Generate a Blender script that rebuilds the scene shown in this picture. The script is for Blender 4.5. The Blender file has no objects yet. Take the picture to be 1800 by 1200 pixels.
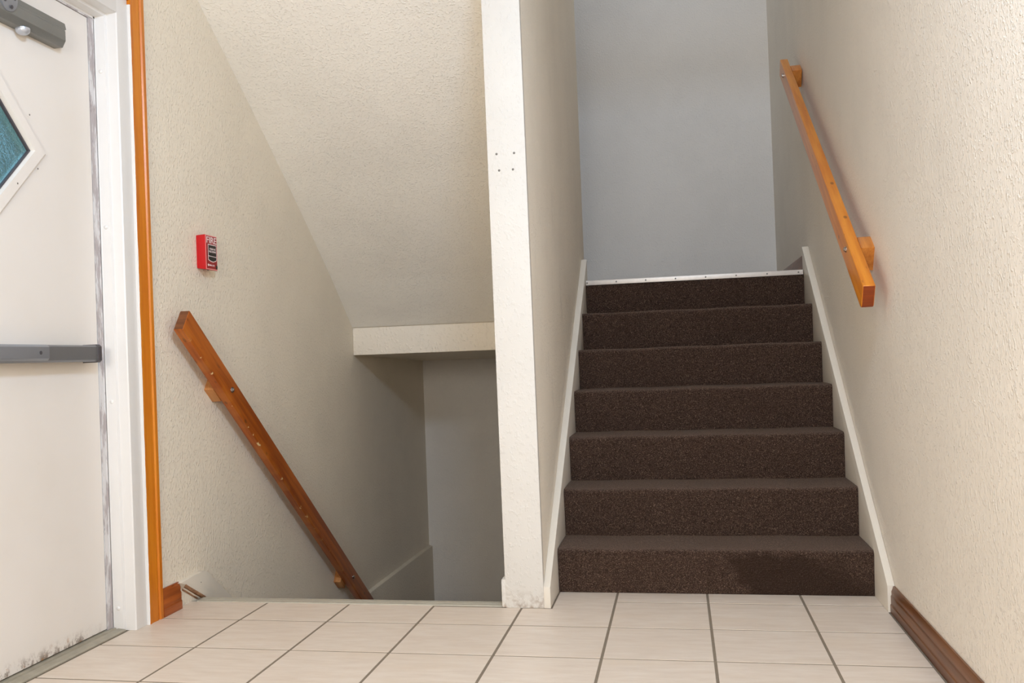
import bpy, bmesh, math, random
from mathutils import Vector, Matrix

random.seed(7)
scene = bpy.context.scene
COL = scene.collection

# ------------------------------------------------------------------ camera
CAM = Vector((0.4538, -3.4782, 0.8566))
F_PX, YAW, PITCH, ROLL = 1688.58, 0.203806, 0.0090914, -0.0365493
cy_, sy_ = math.cos(YAW), math.sin(YAW)
cp_, sp_ = math.cos(PITCH), math.sin(PITCH)
cr_, sr_ = math.cos(ROLL), math.sin(ROLL)
fwd = Vector((-sy_ * cp_, cy_ * cp_, sp_))
rgt = Vector((cy_, sy_, 0))
upv = rgt.cross(fwd)
r2 = cr_ * rgt + sr_ * upv
u2 = -sr_ * rgt + cr_ * upv
cam_data = bpy.data.cameras.new('camera')
cam_data.sensor_fit = 'HORIZONTAL'
cam_data.sensor_width = 36.0
cam_data.lens = F_PX / 1800 * 36
cam_data.shift_x = 57.95 / 1800
cam_data.shift_y = 15.39 / 1800
cam_data.clip_start = 0.05
cam = bpy.data.objects.new('camera', cam_data)
M = Matrix((r2, u2, -fwd)).transposed().to_4x4()
M.translation = CAM
cam.matrix_world = M
COL.objects.link(cam)
scene.camera = cam

# ------------------------------------------------------------------ world, lights, exposure
world = bpy.data.worlds.new('world')
scene.world = world
world.use_nodes = True
wn = world.node_tree
wn.nodes.clear()
wo = wn.nodes.new('ShaderNodeOutputWorld')
wb = wn.nodes.new('ShaderNodeBackground')
wb.inputs['Color'].default_value = (0.42, 0.66, 0.90, 1)
wb.inputs['Strength'].default_value = 1.5
wn.links.new(wb.outputs[0], wo.inputs[0])


def area(name, loc, target, sx, sy, power, color, spread=180):
    l = bpy.data.lights.new(name, 'AREA')
    l.shape = 'RECTANGLE'
    l.size, l.size_y = sx, sy
    l.energy = power
    l.color = color
    l.spread = math.radians(spread)
    o = bpy.data.objects.new(name, l)
    o.location = loc
    o.rotation_euler = (Vector(target) - Vector(loc)).to_track_quat('-Z', 'Y').to_euler()
    COL.objects.link(o)
    return o


area('foyer_window_light', (-0.05, -4.6, 1.4), (-0.1, 0, 1.4), 0.8, 0.8, 60, (1.0, 0.96, 0.885))
area('foyer_ceiling_light', (0.60, -2.7, 2.42), (-0.5, -0.4, 1.1), 0.4, 0.4, 68, (0.52, 0.72, 1.0))
area('upstairs_skylight', (0.5, 1.5, 4.9), (0.5, 3.19, 3.3), 0.9, 0.7, 26, (0.70, 0.82, 1.0))

vs = scene.view_settings
scene.display_settings.display_device = 'sRGB'
vs.view_transform = 'Standard'
vs.look = 'None'
vs.exposure = -0.05
vs.gamma = 1.0
vs.use_curve_mapping = False
scene.cycles.diffuse_bounces = 8
scene.cycles.max_bounces = 12


# ------------------------------------------------------------------ node helpers
def s2l(c):
    c = c / 255
    return c / 12.92 if c <= 0.04045 else ((c + 0.055) / 1.055) ** 2.4


def rgb(r, g, b):
    return (s2l(r), s2l(g), s2l(b), 1)


class NT:
    def __init__(self, name):
        self.m = bpy.data.materials.new(name)
        self.m.use_nodes = True
        self.t = self.m.node_tree
        self.t.nodes.clear()
        self.out = self.n('ShaderNodeOutputMaterial')
        self.p = self.n('ShaderNodeBsdfPrincipled')
        self.l(self.p.outputs[0], self.out.inputs['Surface'])
        self.tc = self.n('ShaderNodeTexCoord')

    def n(self, t, **kw):
        nd = self.t.nodes.new(t)
        for k, v in kw.items():
            setattr(nd, k, v)
        return nd

    def l(self, a, b):
        self.t.links.new(a, b)

    def mapping(self, scale=(1, 1, 1), rot=(0, 0, 0), loc=(0, 0, 0), src='Object'):
        m = self.n('ShaderNodeMapping')
        m.inputs['Scale'].default_value = scale
        m.inputs['Rotation'].default_value = rot
        m.inputs['Location'].default_value = loc
        self.l(self.tc.outputs[src], m.inputs['Vector'])
        return m.outputs[0]

    def noise(self, vec, scale, detail=2, rough=0.5):
        n = self.n('ShaderNodeTexNoise')
        n.inputs['Scale'].default_value = scale
        n.inputs['Detail'].default_value = detail
        n.inputs['Roughness'].default_value = rough
        self.l(vec, n.inputs['Vector'])
        return n.outputs['Fac']

    def voronoi(self, vec, scale, out='Distance'):
        n = self.n('ShaderNodeTexVoronoi')
        n.inputs['Scale'].default_value = scale
        self.l(vec, n.inputs['Vector'])
        return n.outputs[out]

    def ramp(self, fac, stops, interp='LINEAR'):
        r = self.n('ShaderNodeValToRGB')
        r.color_ramp.interpolation = interp
        e = r.color_ramp.elements
        while len(e) < len(stops):
            e.new(0.5)
        for el, (p, c) in zip(e, stops):
            el.position = p
            el.color = c if len(c) == 4 else (*c, 1)
        self.l(fac, r.inputs['Fac'])
        return r.outputs['Color']

    def step(self, fac, a, b):
        m = self.n('ShaderNodeMapRange')
        m.inputs['From Min'].default_value = a
        m.inputs['From Max'].default_value = b
        m.interpolation_type = 'SMOOTHSTEP'
        self.l(fac, m.inputs['Value'])
        return m.outputs[0]

    def math(self, op, a, b=None):
        m = self.n('ShaderNodeMath', operation=op)
        for i, v in enumerate((a, b)):
            if v is None:
                continue
            if isinstance(v, (int, float)):
                m.inputs[i].default_value = v
            else:
                self.l(v, m.inputs[i])
        return m.outputs[0]

    def mix(self, fac, a, b):
        m = self.n('ShaderNodeMix', data_type='RGBA')
        for i, v in ((0, fac), (6, a), (7, b)):
            if isinstance(v, (int, float, tuple)):
                m.inputs[i].default_value = v
            else:
                self.l(v, m.inputs[i])
        return m.outputs[2]

    def sep(self, vec):
        s = self.n('ShaderNodeSeparateXYZ')
        self.l(vec, s.inputs[0])
        return s.outputs

    def bump(self, h, strength, dist, prev=None):
        b = self.n('ShaderNodeBump')
        b.inputs['Strength'].default_value = strength
        b.inputs['Distance'].default_value = dist
        self.l(h, b.inputs['Height'])
        if prev is not None:
            self.l(prev, b.inputs['Normal'])
        return b.outputs[0]

    def set(self, color=None, rough=None, metal=None, spec=None, normal=None):
        for k, v in (('Base Color', color), ('Roughness', rough), ('Metallic', metal), ('Specular IOR Level', spec)):
            if v is None:
                continue
            if isinstance(v, (int, float, tuple)):
                self.p.inputs[k].default_value = v
            else:
                self.l(v, self.p.inputs[k])
        if normal is not None:
            self.l(normal, self.p.inputs['Normal'])
        return self.m


def paint(name, col, scale=115, strength=0.75, dist=0.0027, rough=0.55, var=0.05, dirt=None, zs=0.75):
    t = NT(name)
    v = t.mapping((1, 1, zs))
    n1 = t.step(t.noise(v, scale, 2, 0.55), 0.50, 0.74)
    n2 = t.noise(v, scale * 0.35, 3, 0.6)
    h = t.math('ADD', n1, t.math('MULTIPLY', n2, 0.6))
    dk = tuple(c * (1 - var) for c in col[:3]) + (1,)
    c = t.mix(t.step(t.noise(t.mapping(), 2.3, 4, 0.6), 0.35, 0.7), col, dk)
    if dirt == 'foot':
        z = t.sep(t.tc.outputs['Object'])[2]
        low = t.step(z, 0.075, 0.0)
        d = t.math('MULTIPLY', low, t.step(t.noise(v, 42, 5, 0.7), 0.42, 0.66))
        c = t.mix(t.math('MULTIPLY', d, 0.75), c, rgb(150, 128, 108))
        s = t.math('MULTIPLY', t.step(t.noise(t.mapping((3, 3, 9)), 5, 4, 0.6), 0.62, 0.78), t.step(z, 1.1, 0.2))
        c = t.mix(t.math('MULTIPLY', s, 0.22), c, rgb(140, 125, 112))
    if dirt == 'scuff':
        z = t.sep(t.tc.outputs['Object'])[2]
        s = t.math('MULTIPLY', t.step(t.noise(t.mapping((2, 2, 1.2)), 3.5, 5, 0.65), 0.55, 0.78), t.step(z, 2.6, 0.6))
        c = t.mix(t.math('MULTIPLY', s, 0.20), c, rgb(140, 130, 122))
    return t.set(c, rough, 0, 0.35, t.bump(h, strength, dist))


def wood(name, light, dark, rough=0.35, knots=True, grain=1.0, axis=1, dings=False):
    t = NT(name)
    sc = [14, 14, 14]
    sc[axis] = 0.9
    v = t.mapping(tuple(sc))
    g = t.noise(v, 3.2 * grain, 4, 0.55)
    sc2 = [110, 110, 110]
    sc2[axis] = 3.5
    g2 = t.noise(t.mapping(tuple(sc2)), 2.0, 2, 0.5)
    f = t.math('ADD', t.math('MULTIPLY', t.step(g, 0.32, 0.68), 0.65), t.math('MULTIPLY', g2, 0.4))
    c = t.mix(f, light, dark)
    if knots:
        sk = [16, 16, 16]
        sk[axis] = 9
        k = t.voronoi(t.mapping(tuple(sk), loc=(0.3, 0.7, 0.2)), 1.0)
        c = t.mix(t.math('MULTIPLY', t.step(k, 0.14, 0.06), 0.75), c, tuple(x * 0.3 for x in dark[:3]) + (1,))
        sf = [60, 60, 60]
        sf[axis] = 12
        fl = t.step(t.noise(t.mapping(tuple(sf)), 1.0, 2, 0.6), 0.68, 0.78)
        c = t.mix(t.math('MULTIPLY', fl, 0.5), c, tuple(x * 0.45 for x in dark[:3]) + (1,))
    if dings:
        sd = [38, 38, 38]
        sd[axis] = 14
        lz = t.sep(t.tc.outputs['Object'])[2]
        edge = t.math('MULTIPLY', t.step(lz, -0.0795, -0.0825), t.step(t.noise(t.mapping((0, 9, 0), loc=(2, 1, 4)), 2.2, 2, 0.5), 0.64, 0.66))
        edge = t.math('MULTIPLY', edge, t.step(t.sep(t.tc.outputs['Object'])[0], -1.2735, -1.2705))
        d = t.math('MULTIPLY', edge, t.step(t.noise(t.mapping((60, 40, 60)), 1.0, 2, 0.6), 0.50, 0.54))
        c = t.mix(d, c, rgb(226, 200, 150))
        wr = t.math('MULTIPLY', t.step(lz, -0.060, -0.084), t.step(t.noise(t.mapping((1, 5, 1)), 1.6, 2), 0.45, 0.6))
        c = t.mix(t.math('MULTIPLY', wr, 0.22), c, rgb(214, 140, 60))
    return t.set(c, rough, 0, 0.45, t.bump(g2, 0.15, 0.0006))


def plain(name, col, rough=0.5, metal=0.0, spec=0.5, mott=0.0, scale=30, bump=0.0):
    t = NT(name)
    n = t.noise(t.mapping(), scale, 4, 0.6)
    c = t.mix(n, col, tuple(x * (1 - mott) for x in col[:3]) + (1,))
    return t.set(c, rough, metal, spec, t.bump(n, bump, 0.001) if bump else None)


MAT = {}
CREAM = (0.850, 0.775, 0.648, 1)
MAT['wall'] = paint('cream_wall_paint', CREAM)
MAT['wall_scuff'] = paint('cream_scuffed_wall_paint', (0.90, 0.82, 0.69, 1), dirt='scuff')
MAT['wall_r'] = paint('pale_wall_paint', (0.85, 0.785, 0.69, 1), scale=130, strength=0.75)
MAT['wall_b'] = paint('grey_white_wall_paint', (0.80, 0.765, 0.72, 1), scale=105, strength=0.5)
MAT['post'] = paint('cream_post_paint', (0.69, 0.66, 0.61, 1), scale=80, strength=0.35, dirt='foot')
MAT['ceil'] = paint('textured_ceiling_paint', (0.90, 0.865, 0.79, 1), scale=120, strength=0.6, dist=0.003, zs=1.0)
MAT['beam'] = paint('pocked_beam_paint', (0.88, 0.81, 0.70, 1), scale=70, strength=0.6, dist=0.003)
MAT['trimwhite'] = paint('cream_trim_paint', (0.755, 0.695, 0.60, 1), scale=60, strength=0.12, dist=0.001, rough=0.4)
MAT['ceilplain'] = paint('white_ceiling_paint', (0.82, 0.80, 0.76, 1))


def carpet():
    t = NT('brown_loop_carpet')
    v = t.mapping()
    n1 = t.noise(v, 330, 2, 0.7)
    n2 = t.noise(v, 160, 2, 0.6)
    c = t.ramp(n1, [(0.32, rgb(20, 10, 6)), (0.46, rgb(50, 34, 26)), (0.58, rgb(84, 64, 54)), (0.72, rgb(150, 126, 110))])
    c = t.mix(t.math('MULTIPLY', t.step(n2, 0.55, 0.30), 0.65), c, rgb(26, 14, 9))
    c = t.mix(t.math('MULTIPLY', t.step(t.noise(v, 6, 3), 0.45, 0.75), 0.22), c, rgb(45, 27, 20))
    # damp stain on the lowest riser, right of the middle
    xyz = t.sep(t.tc.outputs['Object'])
    wob = t.math('MULTIPLY', t.math('SUBTRACT', t.noise(v, 16, 3), 0.5), 0.09)
    zz = t.math('ADD', xyz[2], wob)
    edge = t.math('ADD', t.math('ADD', xyz[0], wob), t.math('MULTIPLY', zz, 0.45))
    st = t.math('MULTIPLY', t.step(edge, 0.640, 0.675), t.step(zz, 0.150, 0.125))
    st = t.math('MULTIPLY', st, t.step(xyz[1], 0.02, 0.01))
    st = t.math('MULTIPLY', st, t.step(t.math('SUBTRACT', xyz[0], t.math('MULTIPLY', zz, -1.6)), 1.22, 1.02))
    c = t.mix(t.math('MULTIPLY', st, 0.75), c, rgb(30, 14, 6))
    h = t.math('ADD', n1, n2)
    t.p.inputs['Sheen Weight'].default_value = 0.22
    t.p.inputs['Sheen Roughness'].default_value = 0.55
    t.p.inputs['Sheen Tint'].default_value = (1.0, 0.72, 0.54, 1)
    return t.set(c, 0.95, 0, 0.1, t.bump(h, 0.9, 0.006))


MAT['carpet'] = carpet()


def tile_mat():
    t = NT('beige_ceramic_tile')
    v = t.mapping((1, 4.5, 1))
    info = t.n('ShaderNodeObjectInfo')
    off = t.n('ShaderNodeVectorMath', operation='ADD')
    sc = t.n('ShaderNodeVectorMath', operation='SCALE')
    cmb = t.n('ShaderNodeCombineXYZ')
    for i in range(3):
        t.l(info.outputs['Random'], cmb.inputs[i])
    t.l(cmb.outputs[0], sc.inputs[0])
    sc.inputs['Scale'].default_value = 37
    t.l(v, off.inputs[0])
    t.l(sc.outputs[0], off.inputs[1])
    n = t.noise(off.outputs[0], 9, 5, 0.62)
    c = t.ramp(n, [(0.3, (0.765, 0.670, 0.572)), (0.5, (0.72, 0.615, 0.512)), (0.72, (0.66, 0.55, 0.447))])
    n3 = t.noise(off.outputs[0], 2.2, 2, 0.5)
    c = t.mix(t.math('MULTIPLY', t.step(n3, 0.5, 0.8), 0.5), c, (0.70, 0.575, 0.45, 1))
    c = t.mix(t.math('MULTIPLY', info.outputs['Random'], 0.10), c, (0.62, 0.53, 0.45, 1))
    return t.set(c, 0.42, 0, 0.4, t.bump(n, 0.08, 0.001))


MAT['tile'] = tile_mat()
MAT['grout'] = plain('grey_brown_grout', rgb(138, 124, 106), 0.95, mott=0.3, scale=60, bump=0.4)

ORL, ORD = rgb(222, 140, 40), rgb(176, 86, 14)
MAT['casing'] = wood('orange_varnished_casing', rgb(216, 134, 30), rgb(196, 106, 10), 0.32, knots=False, axis=2)
MAT['casing_h'] = wood('orange_varnished_head_casing', rgb(216, 134, 30), rgb(196, 106, 10), 0.32, knots=False, axis=1)
MAT['rail_r'] = wood('orange_varnished_pine', rgb(226, 146, 40), rgb(196, 108, 20), 0.28, dings=False)
MAT['rail_l'] = wood('worn_orange_pine', rgb(184, 98, 20), rgb(126, 52, 4), 0.32, dings=True)
MAT['block'] = wood('pine_block', rgb(214, 140, 60), rgb(170, 96, 32), 0.4, knots=False)
MAT['block_raw'] = wood('raw_pine_block', rgb(204, 146, 88), rgb(164, 100, 50), 0.5, knots=False)
MAT['endgrain'] = wood('end_grain_pine', rgb(150, 66, 12), rgb(112, 42, 6), 0.4, knots=False, axis=0)
MAT['endgrain_l'] = wood('dark_end_grain', rgb(138, 84, 46), rgb(96, 52, 24), 0.5, knots=False, axis=0)
MAT['base_brown'] = wood('brown_baseboard_wood', rgb(134, 82, 38), rgb(92, 50, 18), 0.35, knots=False)
MAT['base_red'] = wood('reddish_baseboard_wood', rgb(182, 96, 36), rgb(120, 52, 14), 0.35, knots=True)
MAT['broken'] = wood('broken_bare_wood', rgb(186, 146, 112), rgb(124, 84, 58), 0.7, knots=False, grain=2)
MAT['alu'] = plain('worn_aluminium', rgb(200, 194, 178), 0.45, 0.2, mott=0.3, scale=40, bump=0.1)
MAT['alu_white'] = plain('scuffed_pale_aluminium', rgb(222, 214, 206), 0.42, 0.35, mott=0.22, scale=50, bump=0.1)
MAT['alu_grey'] = plain('grey_threshold_metal', rgb(180, 172, 154), 0.5, 0.1, mott=0.4, scale=25, bump=0.15)
MAT['steel'] = plain('galvanised_bolt_steel', rgb(190, 190, 190), 0.25, 1.0, mott=0.2)
MAT['screw'] = plain('dull_screw_metal', rgb(120, 116, 110), 0.4, 0.7)
MAT['dark'] = plain('dark_gap', rgb(40, 32, 26), 0.9)
MAT['bar'] = plain('grey_bar_metal', rgb(132, 134, 138), 0.38, 0.55, mott=0.06)
MAT['bar_pad'] = plain('blue_grey_bar_metal', rgb(150, 154, 162), 0.34, 0.55, mott=0.06)
MAT['bar_cap'] = plain('dark_grey_cap', rgb(74, 70, 74), 0.5)
MAT['closer'] = plain('grey_closer_casting', rgb(128, 128, 124), 0.42, 0.35, mott=0.08)
MAT['silver'] = plain('silver_cap_metal', rgb(196, 200, 208), 0.28, 0.6)
MAT['red'] = plain('red_alarm_plastic', rgb(190, 6, 18), 0.35)
MAT['darkred'] = plain('dark_red_alarm_face', rgb(150, 8, 20), 0.35)
MAT['black'] = plain('black_plastic', rgb(20, 18, 18), 0.35)
MAT['white'] = plain('white_print', rgb(240, 222, 222), 0.5)
MAT['pink'] = plain('pale_red_edge', rgb(240, 150, 150), 0.45)
MAT['frame_white'] = plain('white_frame_enamel', (0.80, 0.785, 0.765, 1), 0.32, spec=0.5, mott=0.04, scale=6)
def weather_mat():
    t = NT('painted_grey_weatherstrip')
    m = t.step(t.noise(t.mapping((6, 6, 1.3)), 6, 4, 0.65), 0.44, 0.56)
    c = t.mix(m, rgb(216, 214, 214), rgb(180, 172, 172))
    d = t.step(t.noise(t.mapping((9, 9, 2.0), loc=(1, 2, 3)), 9, 4, 0.7), 0.62, 0.70)
    c = t.mix(t.math('MULTIPLY', d, 0.6), c, rgb(120, 110, 108))
    return t.set(c, 0.5, 0.1, 0.4)


MAT['weather'] = weather_mat()


def door_mat():
    t = NT('white_door_enamel')
    v = t.mapping()
    xyz = t.sep(t.tc.outputs['Object'])
    c = t.mix(t.step(t.noise(v, 2.5, 4), 0.35, 0.7), (0.80, 0.755, 0.705, 1), (0.775, 0.725, 0.665, 1))
    sm = t.step(t.noise(t.mapping((1, 1, 0.8)), 7, 5, 0.7), 0.66, 0.80)
    c = t.mix(t.math('MULTIPLY', sm, 0.16), c, rgb(150, 140, 135))
    low = t.step(xyz[2], 0.060, 0.014)
    far = t.step(xyz[1], -0.62, -0.80)
    d = t.math('MULTIPLY', low, t.step(t.noise(t.mapping((1, 1, 0.6)), 34, 6, 0.8), 0.465, 0.59))
    c = t.mix(t.math('MULTIPLY', t.math('MULTIPLY', d, far), 0.85), c, rgb(112, 88, 66))
    rust = t.math('MULTIPLY', t.math('MULTIPLY', low, far), t.step(t.noise(v, 34, 4, 0.7), 0.60, 0.68))
    c = t.mix(t.math('MULTIPLY', rust, 0.8), c, rgb(176, 122, 62))
    chip = t.step(t.noise(t.mapping((1, 1, 0.7), loc=(3, 5, 1)), 30, 3, 0.6), 0.765, 0.785)
    c = t.mix(t.math('MULTIPLY', chip, 0.4), c, rgb(130, 118, 108))
    return t.set(c, 0.38, 0, 0.45, t.bump(t.noise(v, 40, 2), 0.05, 0.001))


MAT['door'] = door_mat()


def glass_mat():
    t = NT('teal_obscured_glass')
    t.p.inputs['Transmission Weight'].default_value = 1.0
    t.p.inputs['IOR'].default_value = 1.45
    n = t.noise(t.mapping(), 34, 4, 0.65)
    return t.set((0.60, 0.88, 0.90, 1), 0.24, 0, 0.5, t.bump(n, 0.6, 0.006))


MAT['glass'] = glass_mat()
MAT['leaf'] = plain('green_leaf', rgb(70, 112, 62), 0.6, mott=0.5, scale=8)
MAT['bark'] = plain('bark', rgb(92, 76, 60), 0.9, mott=0.5, scale=20, bump=0.6)
MAT['ground'] = plain('outdoor_grass_ground', rgb(96, 116, 72), 0.9, mott=0.4, scale=12)


# ------------------------------------------------------------------ mesh helpers
class MB:
    def __init__(self):
        self.bm = bmesh.new()

    def poly(self, pts):
        return self.bm.faces.new([self.bm.verts.new(p) for p in pts])

    def hexa(self, c):  # 8 corners: bottom 4 ccw, top 4 ccw
        v = [self.bm.verts.new(p) for p in c]
        for f in ((3, 2, 1, 0), (4, 5, 6, 7), (0, 1, 5, 4), (1, 2, 6, 5), (2, 3, 7, 6), (3, 0, 4, 7)):
            self.bm.faces.new([v[i] for i in f])
        return self

    def box(self, x0, x1, y0, y1, z0, z1):
        return self.hexa([(x0, y0, z0), (x1, y0, z0), (x1, y1, z0), (x0, y1, z0),
                          (x0, y0, z1), (x1, y0, z1), (x1, y1, z1), (x0, y1, z1)])

    def prism(self, pts, axis, a, b, nseg=1):
        """pts = 2-D outline in the two other axes (in xyz order), extruded along axis from a to b"""
        def P(p, h):
            q = list(p)
            q.insert(axis, h)
            return q
        rings = []
        for k in range(nseg + 1):
            h = a + (b - a) * k / nseg
            rings.append([self.bm.verts.new(P(p, h)) for p in pts])
        n = len(pts)
        for k in range(nseg):
            for i in range(n):
                j = (i + 1) % n
                self.bm.faces.new([rings[k][i], rings[k][j], rings[k + 1][j], rings[k + 1][i]])
        self.bm.faces.new(rings[0][::-1])
        self.bm.faces.new(rings[-1])
        return self

    def cyl(self, c, axis, r, h, n=16, r_top=None):
        """from point c along unit axis vector"""
        ax = Vector(axis).normalized()
        a = ax.orthogonal().normalized()
        b = ax.cross(a)
        r_top = r if r_top is None else r_top
        lo = [self.bm.verts.new(Vector(c) + r * (math.cos(t) * a + math.sin(t) * b)) for t in [2 * math.pi * i / n for i in range(n)]]
        hi = [self.bm.verts.new(Vector(c) + ax * h + r_top * (math.cos(t) * a + math.sin(t) * b)) for t in [2 * math.pi * i / n for i in range(n)]]
        for i in range(n):
            j = (i + 1) % n
            self.bm.faces.new([lo[i], lo[j], hi[j], hi[i]])
        self.bm.faces.new(lo[::-1])
        self.bm.faces.new(hi)
        return self

    def dome(self, c, axis, r, h, n=16, m=5):
        ax = Vector(axis).normalized()
        a = ax.orthogonal().normalized()
        b = ax.cross(a)
        prev = None
        for k in range(m):
            t = math.pi / 2 * k / m
            ring = [self.bm.verts.new(Vector(c) + ax * h * math.sin(t) + r * math.cos(t) * (math.cos(q) * a + math.sin(q) * b))
                    for q in [2 * math.pi * i / n for i in range(n)]]
            if prev:
                for i in range(n):
                    j = (i + 1) % n
                    self.bm.faces.new([prev[i], prev[j], ring[j], ring[i]])
            else:
                self.bm.faces.new(ring[::-1])
            prev = ring
        top = self.bm.verts.new(Vector(c) + ax * h)
        for i in range(n):
            self.bm.faces.new([prev[i], prev[(i + 1) % n], top])
        return self

    def build(self, name, mat, parent=None, bevel=0.0, seg=2, smooth=False):
        bmesh.ops.recalc_face_normals(self.bm, faces=self.bm.faces[:])
        if bevel:
            es = [e for e in self.bm.edges if len(e.link_faces) == 2 and e.calc_face_angle(0) > 0.5]
            bmesh.ops.bevel(self.bm, geom=es, offset=bevel, segments=seg, profile=0.6, affect='EDGES')
        me = bpy.data.meshes.new(name)
        self.bm.to_mesh(me)
        self.bm.free()
        me.materials.append(mat)
        if smooth or bevel:
            for p in me.polygons:
                p.use_smooth = True
            if bevel:
                me.set_sharp_from_angle(angle=math.radians(35))
        o = bpy.data.objects.new(name, me)
        COL.objects.link(o)
        if parent:
            o.parent = parent
        return o


def tag(o, label, cat, group=None, kind=None):
    o['label'] = label
    o['category'] = cat
    if group:
        o['group'] = group
    if kind:
        o['kind'] = kind
    return o


def struct(o, label, cat):
    return tag(o, label, cat, kind='structure')


def empty(name, loc=(0, 0, 0)):
    o = bpy.data.objects.new(name, None)
    o.location = loc
    o.empty_display_size = 0.1
    COL.objects.link(o)
    return o


def put(o, parent):
    """parent to an unrotated Empty while keeping world-space mesh coordinates"""
    o.parent = parent
    o.location = o.location - parent.location
    return o


# ------------------------------------------------------------------ key dimensions (metres)
XL = -1.340            # left wall face
XR0, XR1 = 1.104, 1.121  # right wall face at the foyer / at the back (not quite parallel)
YB = 3.19              # back wall face
YP = -0.225            # front of the dividing wall
ZF = 2.47              # foyer ceiling
ZT = 5.0               # top of the stairwell
ZL = -1.264            # lower landing
W, T, R, H0 = 1.08, 0.2536, 0.1806, 0.1576
ZLAND = H0 + 6 * R     # upper landing
YFRONT = -5.0

# ------------------------------------------------------------------ floor and tiles
fl = MB()
fl.box(XL - 0.10, XR0 + 0.1, YFRONT, -0.205, -0.25, -0.0012)
fl.box(-0.16, XR0 + 0.1, -0.205, 0.03, -0.25, -0.0012)
floor = fl.build('floor', MAT['grout'])
struct(floor, 'beige square tiled foyer floor with grey-brown grout lines', 'floor')
S, OX, OY, G = 0.3125, -0.1017, -0.1269, 0.0042
xlines = [-1.366] + [OX + S * i for i in range(-3, 4)] + [1.086]
ylines = [OY - S * k for k in range(0, 12)]
tile_cache = {}


def tile(x0, x1, y0, y1, notch=None):
    dx, dy = x1 - x0 - 2 * G, y1 - y0 - 2 * G
    key = (round(dx, 4), round(dy, 4), notch is not None)
    cx, cy = (x0 + x1) / 2, (y0 + y1) / 2
    if key not in tile_cache:
        b = MB()
        hx, hy, e = dx / 2, dy / 2, 0.0007
        if notch:
            nx, ny = notch[0] - cx, notch[1] - cy
            pts = [(-hx, -hy), (hx, -hy), (hx, hy), (nx, hy), (nx, ny), (-hx, ny)]
            b.prism(pts, 2, -0.008, 0)
        else:
            lo = [(-hx, -hy), (hx, -hy), (hx, hy), (-hx, hy)]
            hi = [(-hx + e, -hy + e), (hx - e, -hy + e), (hx - e, hy - e), (-hx + e, hy - e)]
            rings = [[b.bm.verts.new((p[0], p[1], z)) for p in q] for q, z in ((lo, -0.008), (lo, -0.0006), (hi, 0.0))]
            for r0, r1 in zip(rings, rings[1:]):
                for i in range(4):
                    b.bm.faces.new([r0[i], r0[(i + 1) % 4], r1[(i + 1) % 4], r1[i]])
            b.bm.faces.new(rings[2])
        o = b.build('tile', MAT['tile'], floor)
        tile_cache[key] = o
    else:
        o = tile_cache[key].copy()
        COL.objects.link(o)
        o.parent = floor
    o.location = (cx, cy, random.uniform(-0.00015, 0.0001))
    return o


for i in range(len(xlines) - 1):
    x0, x1 = xlines[i], xlines[i + 1]
    if i <= 2:
        tile(x0, x1, ylines[1], -0.208)
    elif i == 3:
        tile(x0, x1, ylines[1], -0.222)
    elif i == 4:
        tile(x0, x1, ylines[1], 0.006, notch=(0.004, YP - 0.006))
    else:
        tile(x0, x1, ylines[0], 0.006)
        tile(x0, x1, ylines[1], ylines[0])
    for k in range(1, len(ylines) - 1):
        tile(x0, x1, ylines[k + 1], ylines[k])

# ------------------------------------------------------------------ walls
# left wall with the door opening
DY0, DY1, DZ = -1.661, -0.525, 2.116     # door frame outline
wl = MB()
wl.box(XL - 0.12, XL, DY1, YB + 0.12, ZL - 0.1, ZT)
wl.box(XL - 0.12, XL, YFRONT, DY0, ZL - 0.1, ZT)
wl.box(XL - 0.12, XL, DY0, DY1, DZ, ZT)
wl.box(XL - 0.12, XL, DY0, DY1, ZL - 0.1, -0.25)
wall_left = struct(wl.build('wall_left', MAT['wall']), 'long cream textured wall on the left with the exit door and fire alarm', 'wall')
lg = MB()
lg.hexa([(XL - 0.01, 0.5, ZL - 0.1), (-1.315, 0.5, ZL - 0.1), (-1.315, YB, ZL - 0.1), (XL - 0.01, YB, ZL - 0.1),
         (XL - 0.01, 0.5, -0.438), (-1.315, 0.5, -0.445), (-1.315, YB, -0.464), (XL - 0.01, YB, -0.457)])
lg.build('foundation_ledge', MAT['wall'], wall_left, bevel=0.004)

wr = MB()
wr.hexa([(XR0, YFRONT, ZL - 0.1), (XR0 + 0.12, YFRONT, ZL - 0.1), (XR0 + 0.12, -0.2, ZL - 0.1), (XR0, -0.2, ZL - 0.1),
         (XR0, YFRONT, ZT), (XR0 + 0.12, YFRONT, ZT), (XR0 + 0.12, -0.2, ZT), (XR0, -0.2, ZT)])
wr.hexa([(XR0, -0.2, ZL - 0.1), (XR0 + 0.12, -0.2, ZL - 0.1), (XR1 + 0.12, YB + 0.12, ZL - 0.1), (XR1, YB + 0.12, ZL - 0.1),
         (XR0, -0.2, ZT), (XR0 + 0.12, -0.2, ZT), (XR1 + 0.12, YB + 0.12, ZT), (XR1, YB + 0.12, ZT)])
bmesh.ops.remove_doubles(wr.bm, verts=wr.bm.verts[:], dist=1e-5)
struct(wr.build('wall_right', MAT['wall_r']), 'pale textured wall on the right behind the upper handrail', 'wall')

wb_ = MB()
wb_.box(XL - 0.12, XR1 + 0.12, YB, YB + 0.12, ZL - 0.1, ZT)
struct(wb_.build('wall_back', MAT['wall_b']), 'grey looking far wall behind both flights of stairs', 'wall')
wf = MB()
wf.box(XL - 0.12, XR0 + 0.12, YFRONT - 0.12, YFRONT, -0.25, ZT)
struct(wf.build('wall_front', MAT['wall']), 'cream wall closing the foyer behind the viewpoint', 'wall')

# dividing wall between the flights, leaning about a centimetre at the top
def lean(z):
    return -0.0095 * max(z, 0) / 2.09


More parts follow.
